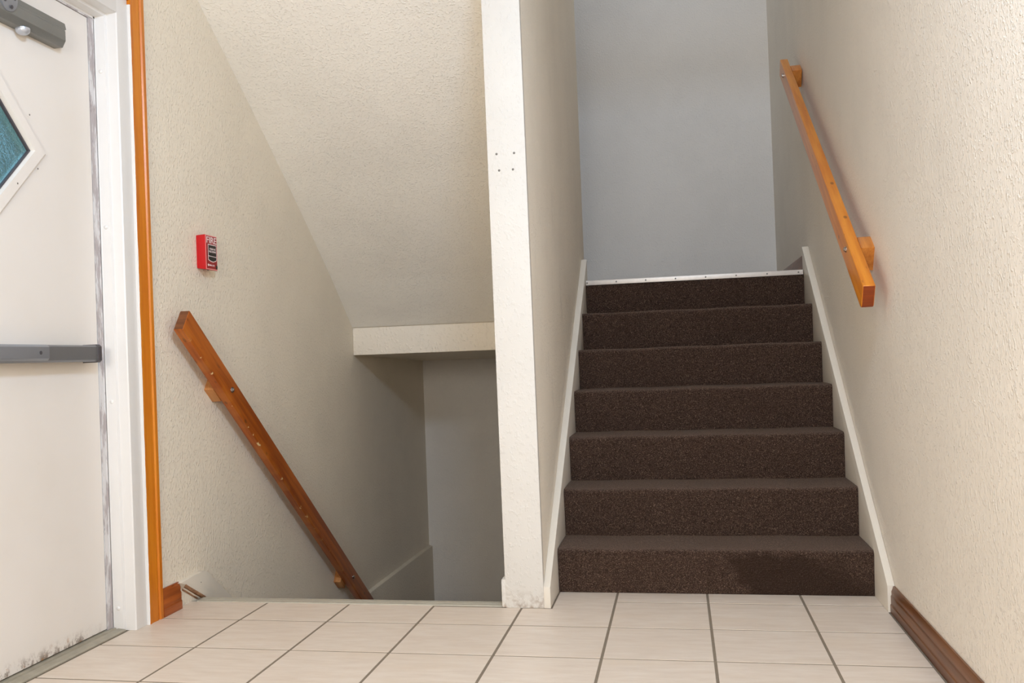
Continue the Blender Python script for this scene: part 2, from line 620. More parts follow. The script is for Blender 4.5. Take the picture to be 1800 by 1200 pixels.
wc = MB()
x0, x1, ye = -0.1555, -0.0245, 1.80
zs = [ZL - 0.1, 0.0, 0.6, 1.2, 1.8, 2.4, ZT]
rings = []
for z in zs:
    l = lean(min(z, 2.6))
    rings.append([wc.bm.verts.new(p) for p in ((x0 + l, YP, z), (x1 + l, YP, z), (-0.028 + l * 0.4, ye, z), (x0 + l, ye, z))])
for a, b in zip(rings, rings[1:]):
    for i in range(4):
        wc.bm.faces.new([a[i], a[(i + 1) % 4], b[(i + 1) % 4], b[i]])
wc.bm.faces.new(rings[0][::-1])
wc.bm.faces.new(rings[-1])
wall_c = wc.build('wall_center', MAT['wall_scuff'], bevel=0.005)
struct(wall_c, 'cream dividing wall between the two flights, its bright end facing the foyer', 'wall')
# the white-painted end of the wall is a board of its own
eb = MB()
pts = []
for z in (0.0, 0.6, 1.2, 1.8, 2.4, ZF):
    pts.append((z, lean(z)))
rings = []
for z, l in pts:
    rings.append([eb.bm.verts.new(p) for p in ((x0 + l - 0.001, YP - 0.004, z), (x1 + l + 0.001, YP - 0.004, z), (x1 + l + 0.001, YP + 0.02, z), (x0 + l - 0.001, YP + 0.02, z))])
for a, b in zip(rings, rings[1:]):
    for i in range(4):
        eb.bm.faces.new([a[i], a[(i + 1) % 4], b[(i + 1) % 4], b[i]])
eb.bm.faces.new(rings[0][::-1])
eb.bm.faces.new(rings[-1])
eb.build('end_board', MAT['post'], wall_c, bevel=0.003)
pl = MB()
pl.box(-0.170, -0.154, YP - 0.003, 0.0, 0.001, 0.097)
pl.build('baseboard_return', MAT['post'], wall_c, bevel=0.004)
for (x, z) in ((-0.131, 1.559), (-0.070, 1.558), (-0.124, 1.502), (-0.076, 1.502)):
    sm = MB()
    sm.dome((x, YP - 0.004, z), (0, -1, 0), 0.0042, 0.0025, 10, 3)
    sm.build('screw', MAT['screw'], wall_c)

# header closing the shaft above the foyer ceiling
hd = MB()
hd.box(XL - 0.12, XR0 + 0.12, -0.42, -0.305, ZF + 0.06, ZT)
struct(hd.build('wall_header', MAT['wall']), 'cream header wall above the foyer ceiling edge', 'wall')

# ------------------------------------------------------------------ ceilings, landing
cl = MB()
cl.box(XL - 0.12, XR0 + 0.12, YFRONT - 0.12, -0.30, ZF, ZF + 0.12)
struct(cl.build('ceiling', MAT['ceilplain']), 'flat white ceiling over the foyer', 'ceiling')
cu = MB()
cu.box(XL - 0.12, XR1 + 0.14, -0.42, YB + 0.12, ZT, ZT + 0.1)
struct(cu.build('ceiling_upper', MAT['ceilplain']), 'flat white ceiling at the top of the stairwell', 'ceiling')
# sloped soffit under the flight above
und = [(-0.31, 2.507), (-0.011, 2.305), (0.25, 2.130), (0.496, 1.960), (0.80, 1.746), (1.096, 1.530), (1.40, 1.300), (1.69, 1.060)]
top = [(1.69, 1.34), (-0.31, 2.80)]
cs = MB()
cs.prism(und + top, 0, XL - 0.02, -0.10)
cs_o = cs.build('ceiling_sloped', MAT['ceil'])
struct(cs_o, 'sloped textured ceiling over the descending stairs, falling to the landing beam', 'ceiling')

ld = MB()
ld.prism([(1.70, 0.906), (YB + 0.02, 0.858), (YB + 0.02, ZLAND), (1.70, ZLAND)], 0, XL - 0.02, -0.05)
ld.box(-0.05, XR1 + 0.02, 1.545, YB + 0.02, ZLAND - 0.2, ZLAND - 0.002)
lc = MB()
lc.box(XL, XR1 + 0.005, 1.56, YB, ZLAND - 0.004, ZLAND - 0.0015)
lnd = ld.build('floor_landing', MAT['wall'])
lc.build('landing_carpet', MAT['carpet'], lnd)
struct(lnd, 'upper landing slab whose tan underside roofs the lower landing', 'landing')
bm_ = MB()
bm_.prism([(1.69, 0.903), (1.74, 0.903), (1.74, 1.056), (1.69, 1.056)], 0, XL + 0.001, -0.15)
struct(bm_.build('trim_1', MAT['beam'], bevel=0.004), 'pocked cream beam at the foot of the sloped ceiling', 'beam')

# descending flight (below the floor line) and the lower landing
lf = MB()
prof = [(-0.18, -0.02)]
y, z = -0.16, -0.02
for k in range(7):
    z2 = -R * (k + 1)
    prof += [(y, z), (y, z2)]
    y, z = y + T, z2
prof += [(YB + 0.02, ZL), (YB + 0.02, ZL - 0.1), (-0.18, ZL - 0.1)]
lf.prism(prof, 0, XL - 0.01, -0.15)
struct(lf.build('floor_lower', MAT['carpet']), 'brown carpeted flight going down behind the metal floor edge', 'stairs')
lf2 = MB()
lf2.box(-0.15, XR1 + 0.02, 1.55, YB + 0.02, ZL - 0.1, ZL)
struct(lf2.build('floor_lower_landing', MAT['carpet']), 'carpeted lower landing floor', 'floor')

uf = MB()  # unseen slab, added so sky light cannot leak up beside the steps
uf.box(-0.10, XR1 + 0.02, 0.02, 1.70, -0.32, -0.22)
struct(uf.build('light_block_understair', MAT['grout']), 'unseen slab added below the ascending flight to keep sky light out', 'floor')
us = MB()  # unseen panel, added to block sky light from the lower stairwell
us.box(-0.10, XR1 + 0.02, 1.66, 1.72, ZL - 0.1, ZLAND - 0.19)
struct(us.build('light_block_landing', MAT['wall']), 'unseen panel added below the landing edge to keep sky light out', 'wall')

# ------------------------------------------------------------------ the ascending staircase
stair = empty('staircase', (W / 2, 0, 0))
tag(stair, 'seven brown carpeted steps rising between two cream skirt boards', 'stairs')
rn = 0.017
for i in range(7):
    zb = 0.0 if i == 0 else H0 + (i - 1) * R
    zt = H0 + i * R
    y0 = i * T
    last = i == 6
    prof = []
    zc = zt - 0.024 if last else zt
    nose = y0 - 0.0118
    prof.append((y0 + 0.003, zb - (0.0 if i == 0 else 0.004)))
    prof.append((y0 + 0.000, zb + 0.04))
    prof.append((y0 - 0.004, zb + 0.09))
    if last:
        prof += [(y0 - 0.007, zc - 0.004), (y0 - 0.002, zc)]
        prof += [(y0 + 0.03, zc), (y0 + 0.03, zb - 0.004)]
    else:
        for k in range(9):
            a = math.radians(200 - 110 * k / 8)
            prof.append((nose + rn + rn * math.cos(a), zt - rn + rn * math.sin(a)))
        prof += [(y0 + 0.10, zt + 0.001), (y0 + T + 0.03, zt), (y0 + T + 0.03, zt - 0.05), (y0 + 0.03, zt - 0.05), (y0 + 0.03, zb - 0.004)]
    b = MB()
    n = 60
    b.prism(prof, 0, 0.0, W, n)
    # slight unevenness of the stretched carpet
    for v in b.bm.verts:
        ph = v.co.x * 21 + i * 1.7
        v.co.y += 0.0012 * math.sin(ph) + 0.0008 * math.sin(2.7 * ph)
        v.co.z += 0.0012 * math.sin(ph * 0.8 + 1.1) if v.co.z > zb + 0.05 else 0
    s = b.build('carpeted_step', MAT['carpet'], smooth=True)
    s.data.set_sharp_from_angle(angle=math.radians(50))
    put(s, stair)

ys = 6 * T
st = MB()
zt = ZLAND
st.prism([(ys - 0.016, zt - 0.0245), (ys - 0.0125, zt - 0.0245), (ys - 0.0125, zt - 0.003), (ys + 0.03, zt - 0.003), (ys + 0.03, zt), (ys - 0.014, zt), (ys - 0.016, zt - 0.002)], 0, 0.001, W - 0.004)
strip = put(st.build('nosing_strip', MAT['alu_white'], bevel=0.0008), stair)
for k in range(8):
    sm = MB()
    x = 0.008 + (W - 0.034) * k / 7
    sm.dome((x, ys - 0.016, zt - 0.0125), (0, -1, 0), 0.0042, 0.002, 10, 3)
    s = sm.build('screw', MAT['screw'])
    s.parent = strip

# skirt boards up the flight
def skirt(name, xa, xb, yfront, icpt, slope, ytop, wobble, mat='trimwhite'):
    b = MB()
    ztop = icpt + slope * ytop
    zf = icpt + slope * yfront
    pts = [(yfront, 0.0), (yfront, zf)]
    for k in range(1, 24):
        yy = yfront + (ytop - yfront) * k / 24
        pts.append((yy, icpt + slope * yy + random.uniform(-wobble, wobble)))
    pts += [(ytop, ztop), (ytop, ZLAND - 0.35), (0.25, 0.0)]
    b.prism(pts, 0, xa, xb)
    for v in b.bm.verts:
        if v.co.x > 1.09:      # back of the right board follows the wall
            v.co.x = XR0 - 0.0005 + (XR1 - XR0) * max(0, v.co.y + 0.2) / (YB + 0.32) - 0.0003
        elif v.co.x < -0.01:   # back of the left board follows the leaning divider
            l = lean(v.co.z)
            k = (v.co.y - YP) / (1.80 - YP)
            v.co.x = (-0.0245 + l) * (1 - k) + (-0.028 + 0.4 * l) * k + 0.0005
    o = b.build(name, MAT[mat], bevel=0.002)
    return put(o, stair)


skirt('skirt_board', 1.0805, 1.106, -0.208, 0.2365, 0.722, 1.555, 0.0012)
skirt('skirt_board', -0.0300, -0.0008, YP - 0.0036, 0.231, 0.695, 1.63, 0.0004)

# ------------------------------------------------------------------ baseboards
def base_profile(x_wall, sgn, th, h):
    """outline in (x, z); sgn = direction from wall into the room"""
    p = [(0, 0), (1.0, 0), (1.0, 0.30), (0.86, 0.34), (0.86, 0.62), (0.70, 0.68), (0.72, 0.80), (0.50, 0.90), (0.34, 1.0), (0, 1.0)]
    return [(x_wall + sgn * th * a, h * b) for a, b in p]


b = MB()
b.prism([(p[0], p[1]) for p in base_profile(XR0, -1, 0.017, 0.085)], 1, YFRONT, -0.208)
struct(b.build('baseboard_right', MAT['base_brown'], bevel=0.001), 'dark brown moulded baseboard along the foot of the right wall', 'baseboard')
b = MB()
b.prism([(p[0], p[1]) for p in base_profile(XL, 1, 0.018, 0.096)], 1, -0.434, -0.312)
struct(b.build('baseboard_left', MAT['base_red'], bevel=0.001), 'short reddish brown baseboard stub beside the orange door casing', 'baseboard')
b = MB()
b.prism([(p[0] , p[1] + ZLAND) for p in base_profile(1.114, -1, 0.014, 0.094)], 1, 1.58, YB)
struct(b.build('baseboard_landing', MAT['base_brown'], bevel=0.001), 'sliver of brown baseboard on the upper landing beside the skirt board', 'baseboard')
b = MB()
b.prism([(p[0], p[1]) for p in base_profile(XL, 1, 0.018, 0.096)], 1, YFRONT, -1.753)
struct(b.build('baseboard_left', MAT['base_brown'], bevel=0.001), 'brown baseboard on the left wall on the near side of the door', 'baseboard')

# broken painted skirt end at the head of the descending flight
sk = MB()
top_e = [(-0.324, 0.093), (-0.27, 0.096), (-0.205, 0.099), (-0.150, 0.099), (-0.125, 0.092), (-0.105, 0.078), (-0.06, 0.042)]
low_e = [(1.2, -0.905), (1.2, -1.02), (-0.150, 0.000), (-0.205, 0.004), (-0.255, 0.030), (-0.318, 0.074)]
front = top_e + [(0.06, -0.045), (1.2, -0.905), (1.2, -1.02), (-0.144, 0.001), (-0.293, 0.082)]
back = top_e + [(0.06, -0.045), (1.2, -0.905), (1.2, -1.02), (-0.180, 0.002), (-0.285, 0.060)]
vf = [sk.bm.verts.new((-1.320, p[0], p[1])) for p in front]
vb = [sk.bm.verts.new((XL - 0.002, p[0], p[1])) for p in back]
for i in range(len(vf)):
    j = (i + 1) % len(vf)
    sk.bm.faces.new([vf[i], vf[j], vb[j], vb[i]])
sk.bm.faces.new(vf)
sk.bm.faces.new(vb[::-1])
skb = sk.build('baseboard_stairwell', MAT['trimwhite'], bevel=0.0015)
struct(skb, 'white painted skirt end at the stairwell edge, its lower tip broken to bare wood', 'baseboard')
# splintered strips of bare wood along the slanting broken face, from the front edge to the back
A0, A1 = Vector((-1.3195, -0.290, 0.0800)), Vector((-1.3195, -0.145, 0.0010))
B0, B1 = Vector((-1.3385, -0.283, 0.0590)), Vector((-1.3385, -0.180, 0.0020))
for t0, t1, dep, m in ((0.0, 0.30, 0.0020, 'broken'), (0.30, 0.52, 0.0008, 'base_brown'), (0.52, 0.72, 0.0016, 'trimwhite'), (0.72, 1.0, 0.0010, 'broken')):
    br = MB()
    n = 7
    out = Vector((-0.25, -0.42, -0.87)) * dep
    rows = []
    for k in range(n):
        q = k / (n - 1)
        jit = random.uniform(-0.04, 0.04) if 0 < k < n - 1 else 0
        p0 = (A0.lerp(A1, q)).lerp(B0.lerp(B1, q), max(0, t0 + jit * (t0 > 0)))
        p1 = (A0.lerp(A1, q)).lerp(B0.lerp(B1, q), min(1, t1 + jit * (t1 < 1)))
        rows.append([br.bm.verts.new(p) for p in (p0 - out, p1 - out, p1 + out, p0 + out)])
    for r0, r1 in zip(rows, rows[1:]):
        for i in range(4):
            br.bm.faces.new([r0[i], r0[(i + 1) % 4], r1[(i + 1) % 4], r1[i]])
    br.bm.faces.new(rows[0][::-1])
    br.bm.faces.new(rows[-1])
    br.build('broken_strip', MAT[m], skb)
nh = MB()
nh.dome((-1.320, -0.175, 0.062), (1, 0, 0), 0.0022, 0.001, 8, 2)
nh.build('nail_hole', MAT['dark'], skb)

# metal edge strip between tiles and the descending flight
ms = MB()
ms.prism([(-0.216, 0.0), (-0.213, 0.003), (-0.196, 0.004), (-0.193, 0.0025), (-0.188, 0.004), (-0.163, 0.004), (-0.160, 0.001), (-0.160, -0.03), (-0.204, -0.03)], 0, -1.318, -0.172)
struct(ms.build('trim_2', MAT['alu']), 'grey metal edge strip where the tiles meet the descending stairs', 'edge strip')

# ------------------------------------------------------------------ door frame, casing, door
XD = -1.415   # door face
fr_prof = [(-1.335, DY1), (-1.335, -0.588), (-1.339, -0.5905), (-1.372, -0.5905), (-1.375, -0.601), (-1.409, -0.601), (-1.409, -0.610), (-1.47, -0.610), (-1.47, DY1)]
YC = (DY0 + DY1) / 2
frame = MB()
frame.prism(fr_prof, 2, 0.0, 2.118)
frame.prism([(x, 2 * YC - y) for x, y in fr_prof], 2, 0.0, 2.118)
zo = 2.118
hp = [(-1.3352, zo), (-1.3352, 2.056), (-1.339, 2.0535), (-1.372, 2.0535), (-1.375, 2.044), (-1.409, 2.044), (-1.409, 2.035), (-1.47, 2.035), (-1.47, zo)]
frame.prism(hp, 1, DY0 + 0.001, DY1 - 0.001)
door_frame = struct(frame.build('door_frame', MAT['frame_white'], bevel=0.0012), 'white enamelled metal frame around the exit door', 'door frame')
ws = MB()
ws.box(-1.4175, -1.4125, -0.6325, -0.603, 0.012, 2.034)
ws.box(-1.417, -1.409, -0.612, -0.606, 0.012, 2.034)
ws.build('weatherstrip', MAT['weather'], door_frame)
ws = MB()
ws.box(-1.417, -1.411, 2 * YC + 0.603, 2 * YC + 0.634, 0.012, 2.034)
ws.build('weatherstrip', MAT['weather'], door_frame)
ws = MB()
ws.box(-1.417, -1.411, 2 * YC + 0.634, -0.634, 2.031, 2.046)
ws.build('weatherstrip', MAT['weather'], door_frame)
for z in (1.86, 1.34, 0.76, 0.075):
    sm = MB()
    sm.dome((-1.392, -0.601, z), (0, -1, 0), 0.0075, 0.004, 12, 3)
    sm.build('frame_screw', MAT['frame_white'], door_frame)

# casing: profile across its width (u from the door side outward, thickness t)
cas = [(0, 0), (0, 0.011), (0.005, 0.014), (0.016, 0.014), (0.020, 0.011), (0.026, 0.0115), (0.055, 0.014), (0.060, 0.0115), (0.064, 0.0115), (0.068, 0.017), (0.084, 0.017), (0.089, 0.013), (0.089, 0)]
casing = empty('trim_3', (XL, DY1, 0))
struct(casing, 'orange varnished moulded wood casing around the white door', 'casing')
cb = MB()
n = len(cas)
lo = [cb.bm.verts.new((XL + t, DY1 + 0.002 + u, 0.0)) for u, t in cas]
hi = [cb.bm.verts.new((XL + t, DY1 + 0.002 + u, 2.118 + u)) for u, t in cas]
for i in range(n):
    cb.bm.faces.new([lo[i], lo[(i + 1) % n], hi[(i + 1) % n], hi[i]])
cb.bm.faces.new(lo)
cb.bm.faces.new(hi)
put(cb.build('side_casing', MAT['casing']), casing)
cb = MB()
lo = [cb.bm.verts.new((XL + t, DY0 - 0.002 - u, 0.0)) for u, t in cas]
hi = [cb.bm.verts.new((XL + t, DY0 - 0.002 - u, 2.118 + u)) for u, t in cas]
for i in range(n):
    cb.bm.faces.new([lo[i], lo[(i + 1) % n], hi[(i + 1) % n], hi[i]])
cb.bm.faces.new(lo)
cb.bm.faces.new(hi)
put(cb.build('side_casing', MAT['casing']), casing)
cb = MB()
lo = [cb.bm.verts.new((XL + t, DY0 - 0.002 - u, 2.120 + u)) for u, t in cas]
hi = [cb.bm.verts.new((XL + t, DY1 + 0.002 + u, 2.120 + u)) for u, t in cas]
for i in range(n):
    cb.bm.faces.new([lo[i], lo[(i + 1) % n], hi[(i + 1) % n], hi[i]])
cb.bm.faces.new(lo)
cb.bm.faces.new(hi)
put(cb.build('head_casing', MAT['casing_h']), casing)
# ragged paint line along the casing edge
pe = MB()
zz, w0 = 0.0, 0.0012
prev = None
while zz < 2.118:
    w0 = min(0.0022, max(0.0001, w0 + random.uniform(-0.0012, 0.0012)))
    ring = [pe.bm.verts.new(p) for p in ((XL + 0.002, DY1 + 0.0004, zz), (XL + 0.0125, DY1 + 0.0004, zz), (XL + 0.0150, DY1 + 0.002 + w0, zz), (XL + 0.002, DY1 + 0.002 + w0, zz))]
    if prev:
        for i in range(4):
            pe.bm.faces.new([prev[i], prev[(i + 1) % 4], ring[(i + 1) % 4], ring[i]])
    else:
        pe.bm.faces.new(ring[::-1])
    prev = ring
    zz += random.uniform(0.006, 0.02)
pe.bm.faces.new(prev)
put(pe.build('paint_edge', MAT['frame_white']), casing)

th = MB()
th.prism([(-1.50, 0.0), (-1.366, 0.0), (-1.366, 0.004), (-1.372, 0.007), (-1.395, 0.009), (-1.397, 0.006), (-1.401, 0.006), (-1.403, 0.011), (-1.445, 0.013), (-1.50, 0.010)], 1, 2 * YC + 0.602, -0.602)
struct(th.build('trim_4', MAT['alu_grey']), 'grey metal threshold under the white exit door', 'threshold')

DB, DT = 0.016, 2.029
DN = 2 * YC + 0.636
door = empty('door_1', (XD, (DN - 0.636) / 2, 0))
struct(door, 'white exit door with a diamond window and grey push bar', 'door')
# panel with a diamond hole
GC_Y, GC_Z, GD = -1.0935, 1.527, 0.155
db = MB()
HO = GD + 0.012
outer = [(DN, DB), (-0.636, DB), (-0.636, DT), (DN, DT)]
hole = [(GC_Y, GC_Z - HO), (GC_Y + HO, GC_Z), (GC_Y, GC_Z + HO), (GC_Y - HO, GC_Z)]
mid = [((DN - 0.636) / 2, DB), (-0.636, GC_Z), ((DN - 0.636) / 2, DT), (DN, GC_Z)]
for xx, flip in ((XD, False), (XD - 0.044, True)):
    V = {}
    for nm, lst in (('o', outer), ('h', hole), ('m', mid)):
        V[nm] = [db.bm.verts.new((xx, p[0], p[1])) for p in lst]
    o_, h_, m_ = V['o'], V['h'], V['m']
    quads = [(m_[0], o_[1], m_[1], h_[1], h_[0]), (m_[1], o_[2], m_[2], h_[2], h_[1]),
             (m_[2], o_[3], m_[3], h_[3], h_[2]), (m_[3], o_[0], m_[0], h_[0], h_[3])]
    for q in quads:
        db.bm.faces.new(q if not flip else q[::-1])
    if not flip:
        A = (o_, h_, m_)
    else:
        B = (o_, h_, m_)
for i in range(4):
    j = (i + 1) % 4
    db.bm.faces.new([A[1][i], A[1][j], B[1][j], B[1][i]])
ringA = [A[0][0], A[2][0], A[0][1], A[2][1], A[0][2], A[2][2], A[0][3], A[2][3]]
ringB = [B[0][0], B[2][0], B[0][1], B[2][1], B[0][2], B[2][2], B[0][3], B[2][3]]
for i in range(8):
    j = (i + 1) % 8
    db.bm.faces.new([ringA[i], ringA[j], ringB[j], ringB[i]])
put(db.build('door_panel', MAT['door']), door)
# window moulding: four mitred strips as one profile swept round the diamond
wfm = MB()
prof = [(GD - 0.001, -0.012), (GD, 0.002), (GD + 0.004, 0.011), (GD + 0.050, 0.011), (GD + 0.058, 0.006), (GD + 0.062, 0.004), (GD + 0.066, 0.0), (GD + 0.066, -0.001), (GD + 0.01, -0.012)]
dirs = [(0, -1), (1, 0), (0, 1), (-1, 0)]
rg = [[wfm.bm.verts.new((XD + t, GC_Y + d[0] * r, GC_Z + d[1] * r)) for r, t in prof] for d in dirs]
for k in range(4):
    a, b2 = rg[k], rg[(k + 1) % 4]
    for i in range(len(prof)):
        j = (i + 1) % len(prof)
        wfm.bm.faces.new([a[i], a[j], b2[j], b2[i]])
wfr = put(wfm.build('window_frame', MAT['door']), door)
gk = MB()
prof = [(GD - 0.006, -0.012), (GD - 0.006, -0.004), (GD - 0.0005, -0.002), (GD - 0.0005, -0.012)]
rg = [[gk.bm.verts.new((XD + t, GC_Y + d[0] * r, GC_Z + d[1] * r)) for r, t in prof] for d in dirs]
for k in range(4):
    a, b2 = rg[k], rg[(k + 1) % 4]
    for i in range(4):
        gk.bm.faces.new([a[i], a[(i + 1) % 4], b2[(i + 1) % 4], b2[i]])
gko = gk.build('gasket', MAT['bar_cap'])
gko.parent = wfr
gl = MB()
gl.prism([(GC_Y, GC_Z - GD), (GC_Y + GD, GC_Z), (GC_Y, GC_Z + GD), (GC_Y - GD, GC_Z)], 0, XD - 0.018, XD - 0.012)
put(gl.build('window_pane', MAT['glass']), door)
for (yy, zz) in ((-1.018, 1.415), (-0.925, 1.475), (-0.955, 1.63)):
    sm = MB()
    sm.dome((XD + 0.011, yy, zz), (1, 0, 0), 0.003, 0.001, 8, 2)
    s = sm.build('window_screw', MAT['screw'])
    s.parent = wfr

# push bar
pb = empty('push_bar', (XD, -1.09, 0.918))
pb.parent = door
pb.location = (0, -1.09 - door.location.y, 0.918)
PB0 = Vector((XD, -1.09, 0.918))


def local(o, base):
    for v in o.data.vertices:
        v.co -= base
    return o


r = MB()
r.prism([(XD, 0.893), (XD + 0.050, 0.893), (XD + 0.056, 0.899), (XD + 0.056, 0.940), (XD + 0.050, 0.945), (XD, 0.945)], 1, -1.50, -0.719)
o = local(r.build('bar_rail', MAT['bar'], bevel=0.001), PB0); o.parent = pb
r = MB()
r.prism([(XD + 0.02, 0.898), (XD + 0.058, 0.898), (XD + 0.0645, 0.905), (XD + 0.0645, 0.938), (XD + 0.058, 0.945), (XD + 0.02, 0.947)], 1, -1.49, -0.972)
o = local(r.build('push_pad', MAT['bar_pad'], bevel=0.001), PB0); o.parent = pb
o['label'] = 'slightly raised blue-grey push pad'
r = MB()
r.prism([(XD, 0.890), (XD + 0.050, 0.890), (XD + 0.058, 0.897), (XD + 0.058, 0.941), (XD + 0.051, 0.948), (XD, 0.948)], 1, -0.7195, -0.700)
o = local(r.build('end_cap', MAT['bar_cap'], bevel=0.002), PB0); o.parent = pb
r = MB()
r.prism([(XD, 0.890), (XD + 0.050, 0.890), (XD + 0.058, 0.897), (XD + 0.058, 0.941), (XD + 0.051, 0.948), (XD, 0.948)], 1, -1.52, -1.50)
o = local(r.build('end_cap', MAT['bar_cap'], bevel=0.002), PB0); o.parent = pb
r = MB()
r.cyl((XD + 0.0635, -1.012, 0.921), (1, 0, 0), 0.0055, 0.002, 14)
r.cyl((XD + 0.064, -1.012, 0.921), (1, 0, 0), 0.003, 0.0018, 8)
o = local(r.build('bar_screw', MAT['bar_cap']), PB0); o.parent = pb

# door closer on the door top
dc = empty('door_closer')
dc.parent = door
DC0 = Vector((XD, -1.0, 1.90))
dc.location = DC0 - door.location
r = MB()
cpro = [(XD, 1.872), (XD + 0.030, 1.872), (XD + 0.048, 1.888), (XD + 0.048, 1.918), (XD + 0.046, 1.921), (XD + 0.046, 1.926), (XD + 0.043, 1.929), (XD + 0.040, 1.946), (XD, 1.946)]
r.prism(cpro, 1, -1.24, -0.812)
for v in r.bm.verts:
    if v.co.y > -0.82 and v.co.x > XD + 0.044:
        v.co.y -= 0.010
o = local(r.build('closer_body', MAT['closer'], bevel=0.0015), DC0); o.parent = dc
r = MB()
r.cyl((XD + 0.024, -0.992, 1.874), (0, 0, -1), 0.021, 0.006, 20)
r.dome((XD + 0.024, -0.992, 1.868), (0, 0, -1), 0.0205, 0.014, 20, 6)
o = local(r.build('closer_cap', MAT['silver'], smooth=True), DC0); o.parent = dc
o.data.set_sharp_from_angle(angle=math.radians(40))
r = MB()
r.cyl((XD + 0.044, -1.085, 1.925), (1, 0, -0.15), 0.034, 0.012, 24)
plate = local(r.build('arm_plate', MAT['bar_pad'], bevel=0.0015), DC0); plate.parent = dc
for a in (20, 110, 200, 290):
    r = MB()
    r.cyl((XD + 0.0555, -1.085 + 0.021 * math.cos(math.radians(a)), 1.923 + 0.021 * math.sin(math.radians(a))), (1, 0, -0.15), 0.0052, 0.0015, 10)
    o = local(r.build('plate_hole', MAT['bar_cap']), DC0)
    o.parent = dc
r = MB()
r.box(XD + 0.046, XD + 0.058, -1.40, -1.08, 1.945, 1.972)
o = local(r.build('closer_arm', MAT['bar'], bevel=0.003), DC0); o.parent = dc

# ------------------------------------------------------------------ handrails
def handrail(name, label, p_low, p_high, xa, xb, h, rail_mat, end_mat, blocks, bolts, wall_x, block_mat, room_side, round_low, bolt_mat):
    """p_low, p_high: (y, z) of the ends of the upper edge."""
    d = Vector((0, p_high[0] - p_low[0], p_high[1] - p_low[1]))
    L = d.length
    ang = math.atan2(d.z, d.y)
    root = empty(name, (0, p_low[0], p_low[1]))
    tag(root, label, 'handrail', group='wooden wall handrails')
    rot = Matrix.Rotation(ang, 4, 'X')
    b = MB()
    r = 0.016
    if round_low:
        pts = [(0.0, 0.0), (0.0, -h + r)] + [(r - r * math.cos(math.radians(t)), -h + r - r * math.sin(math.radians(t))) for t in (20, 40, 60, 80)] + [(r, -h), (L, -h), (L, 0)]
    else:
        pts = [(0, 0), (0, -h), (L, -h), (L, 0)]
    b.prism(pts, 0, xa, xb)
    rail = b.build('rail', rail_mat, bevel=0.0045, seg=3)
    rail.data.materials.append(end_mat)
    for p in rail.data.polygons:
        c, nn = p.center, p.normal
        if abs(nn.y) > 0.8 and (c.y < 0.012 or c.y > L - 0.01):
            p.material_index = 1
    rail.parent = root
    rail.matrix_local = rot
    inv = rot.inverted()
    for (yc, zc, la, hb, ht) in blocks:
        q = inv @ Vector((0, yc - p_low[0], zc - p_low[1]))
        b = MB()
        xs = sorted((wall_x, xa if abs(xa - wall_x) < abs(xb - wall_x) else xb))
        b.box(xs[0], xs[1], q.y - la / 2, q.y + la / 2, q.z - hb, q.z + ht)
        o = b.build('mounting_block', block_mat, bevel=0.0015)
        o.parent = root
        o.matrix_local = rot
    fx = xb if room_side > 0 else xa
    for (yc, zc) in bolts:
        b = MB()
        b.cyl((fx, yc - p_low[0], zc - p_low[1]), (room_side, 0, 0), 0.0115, 0.0018, 18)
        b.cyl((fx + room_side * 0.0018, yc - p_low[0], zc - p_low[1]), (room_side, 0, 0), 0.0078, 0.0045, 6)
        b.dome((fx + room_side * 0.0063, yc - p_low[0], zc - p_low[1]), (room_side, 0, 0), 0.006, 0.002, 10, 3)
        o = b.build('bolt', bolt_mat)
        o.parent = root
    return root


handrail('handrail', 'orange varnished board handrail climbing the right wall above the carpeted steps',
         (-0.315, 1.040), (1.667, 2.337), 1.024, 1.062, 0.085, MAT['rail_r'], MAT['endgrain'],
         [(-0.045, 1.165, 0.080, 0.045, 0.042), (1.555, 2.215, 0.080, 0.045, 0.042)],
         [(-0.044, 1.182), (1.552, 2.222)], XR0 + 0.004, MAT['block'], -1, True, MAT['steel'])
handrail('handrail', 'worn orange board handrail slanting down the left wall into the stairwell',
         (-0.295, 1.070), (-0.295 + 2.25, 1.070 - 2.25 * 0.779), -1.302, -1.264, 0.088, MAT['rail_l'], MAT['endgrain_l'],
         [(-0.012, 0.780, 0.080, 0.036, 0.030), (1.305, -0.268, 0.075, 0.034, 0.030)],
         [(0.019, 0.771), (1.346, -0.267)], XL, MAT['block_raw'], 1, False, MAT['steel'])

# ------------------------------------------------------------------ fire alarm pull station
FY0, FY1, FZ0, FZ1, FX = -0.090, 0.004, 1.238, 1.373, -1.301
fa = empty('fire_alarm', (XL, (FY0 + FY1) / 2, FZ0))
tag(fa, 'small red fire alarm pull box reading FIRE, mounted on the left wall', 'fire alarm')
FW, FH = FY1 - FY0, FZ1 - FZ0
FB = Vector((XL, (FY0 + FY1) / 2, FZ0))


def fpt(u, v, x=0.0):
    """u, v = fraction across / down the face; returns point on the face, x metres proud"""
    return Vector((FX + x, FY0 + FW * u, FZ1 - FH * v)) - FB


b = MB()
e = 0.002
pf = [(FY0, FZ0 + 0.003), (FY1, FZ0 + 0.003), (FY1, FZ1), (FY0, FZ1)]
b.hexa([(XL, FY0 + e, FZ0 + 0.006), (XL, FY1 - e, FZ0 + 0.006), (FX - 0.0005, FY1, FZ0), (FX - 0.0005, FY0, FZ0),
        (XL, FY0 + e, FZ1 - e), (XL, FY1 - e, FZ1 - e), (FX - 0.0005, FY1, FZ1), (FX - 0.0005, FY0, FZ1)])
for v in b.bm.verts:
    v.co -= FB
b.build('alarm_body', MAT['red'], fa, bevel=0.003)


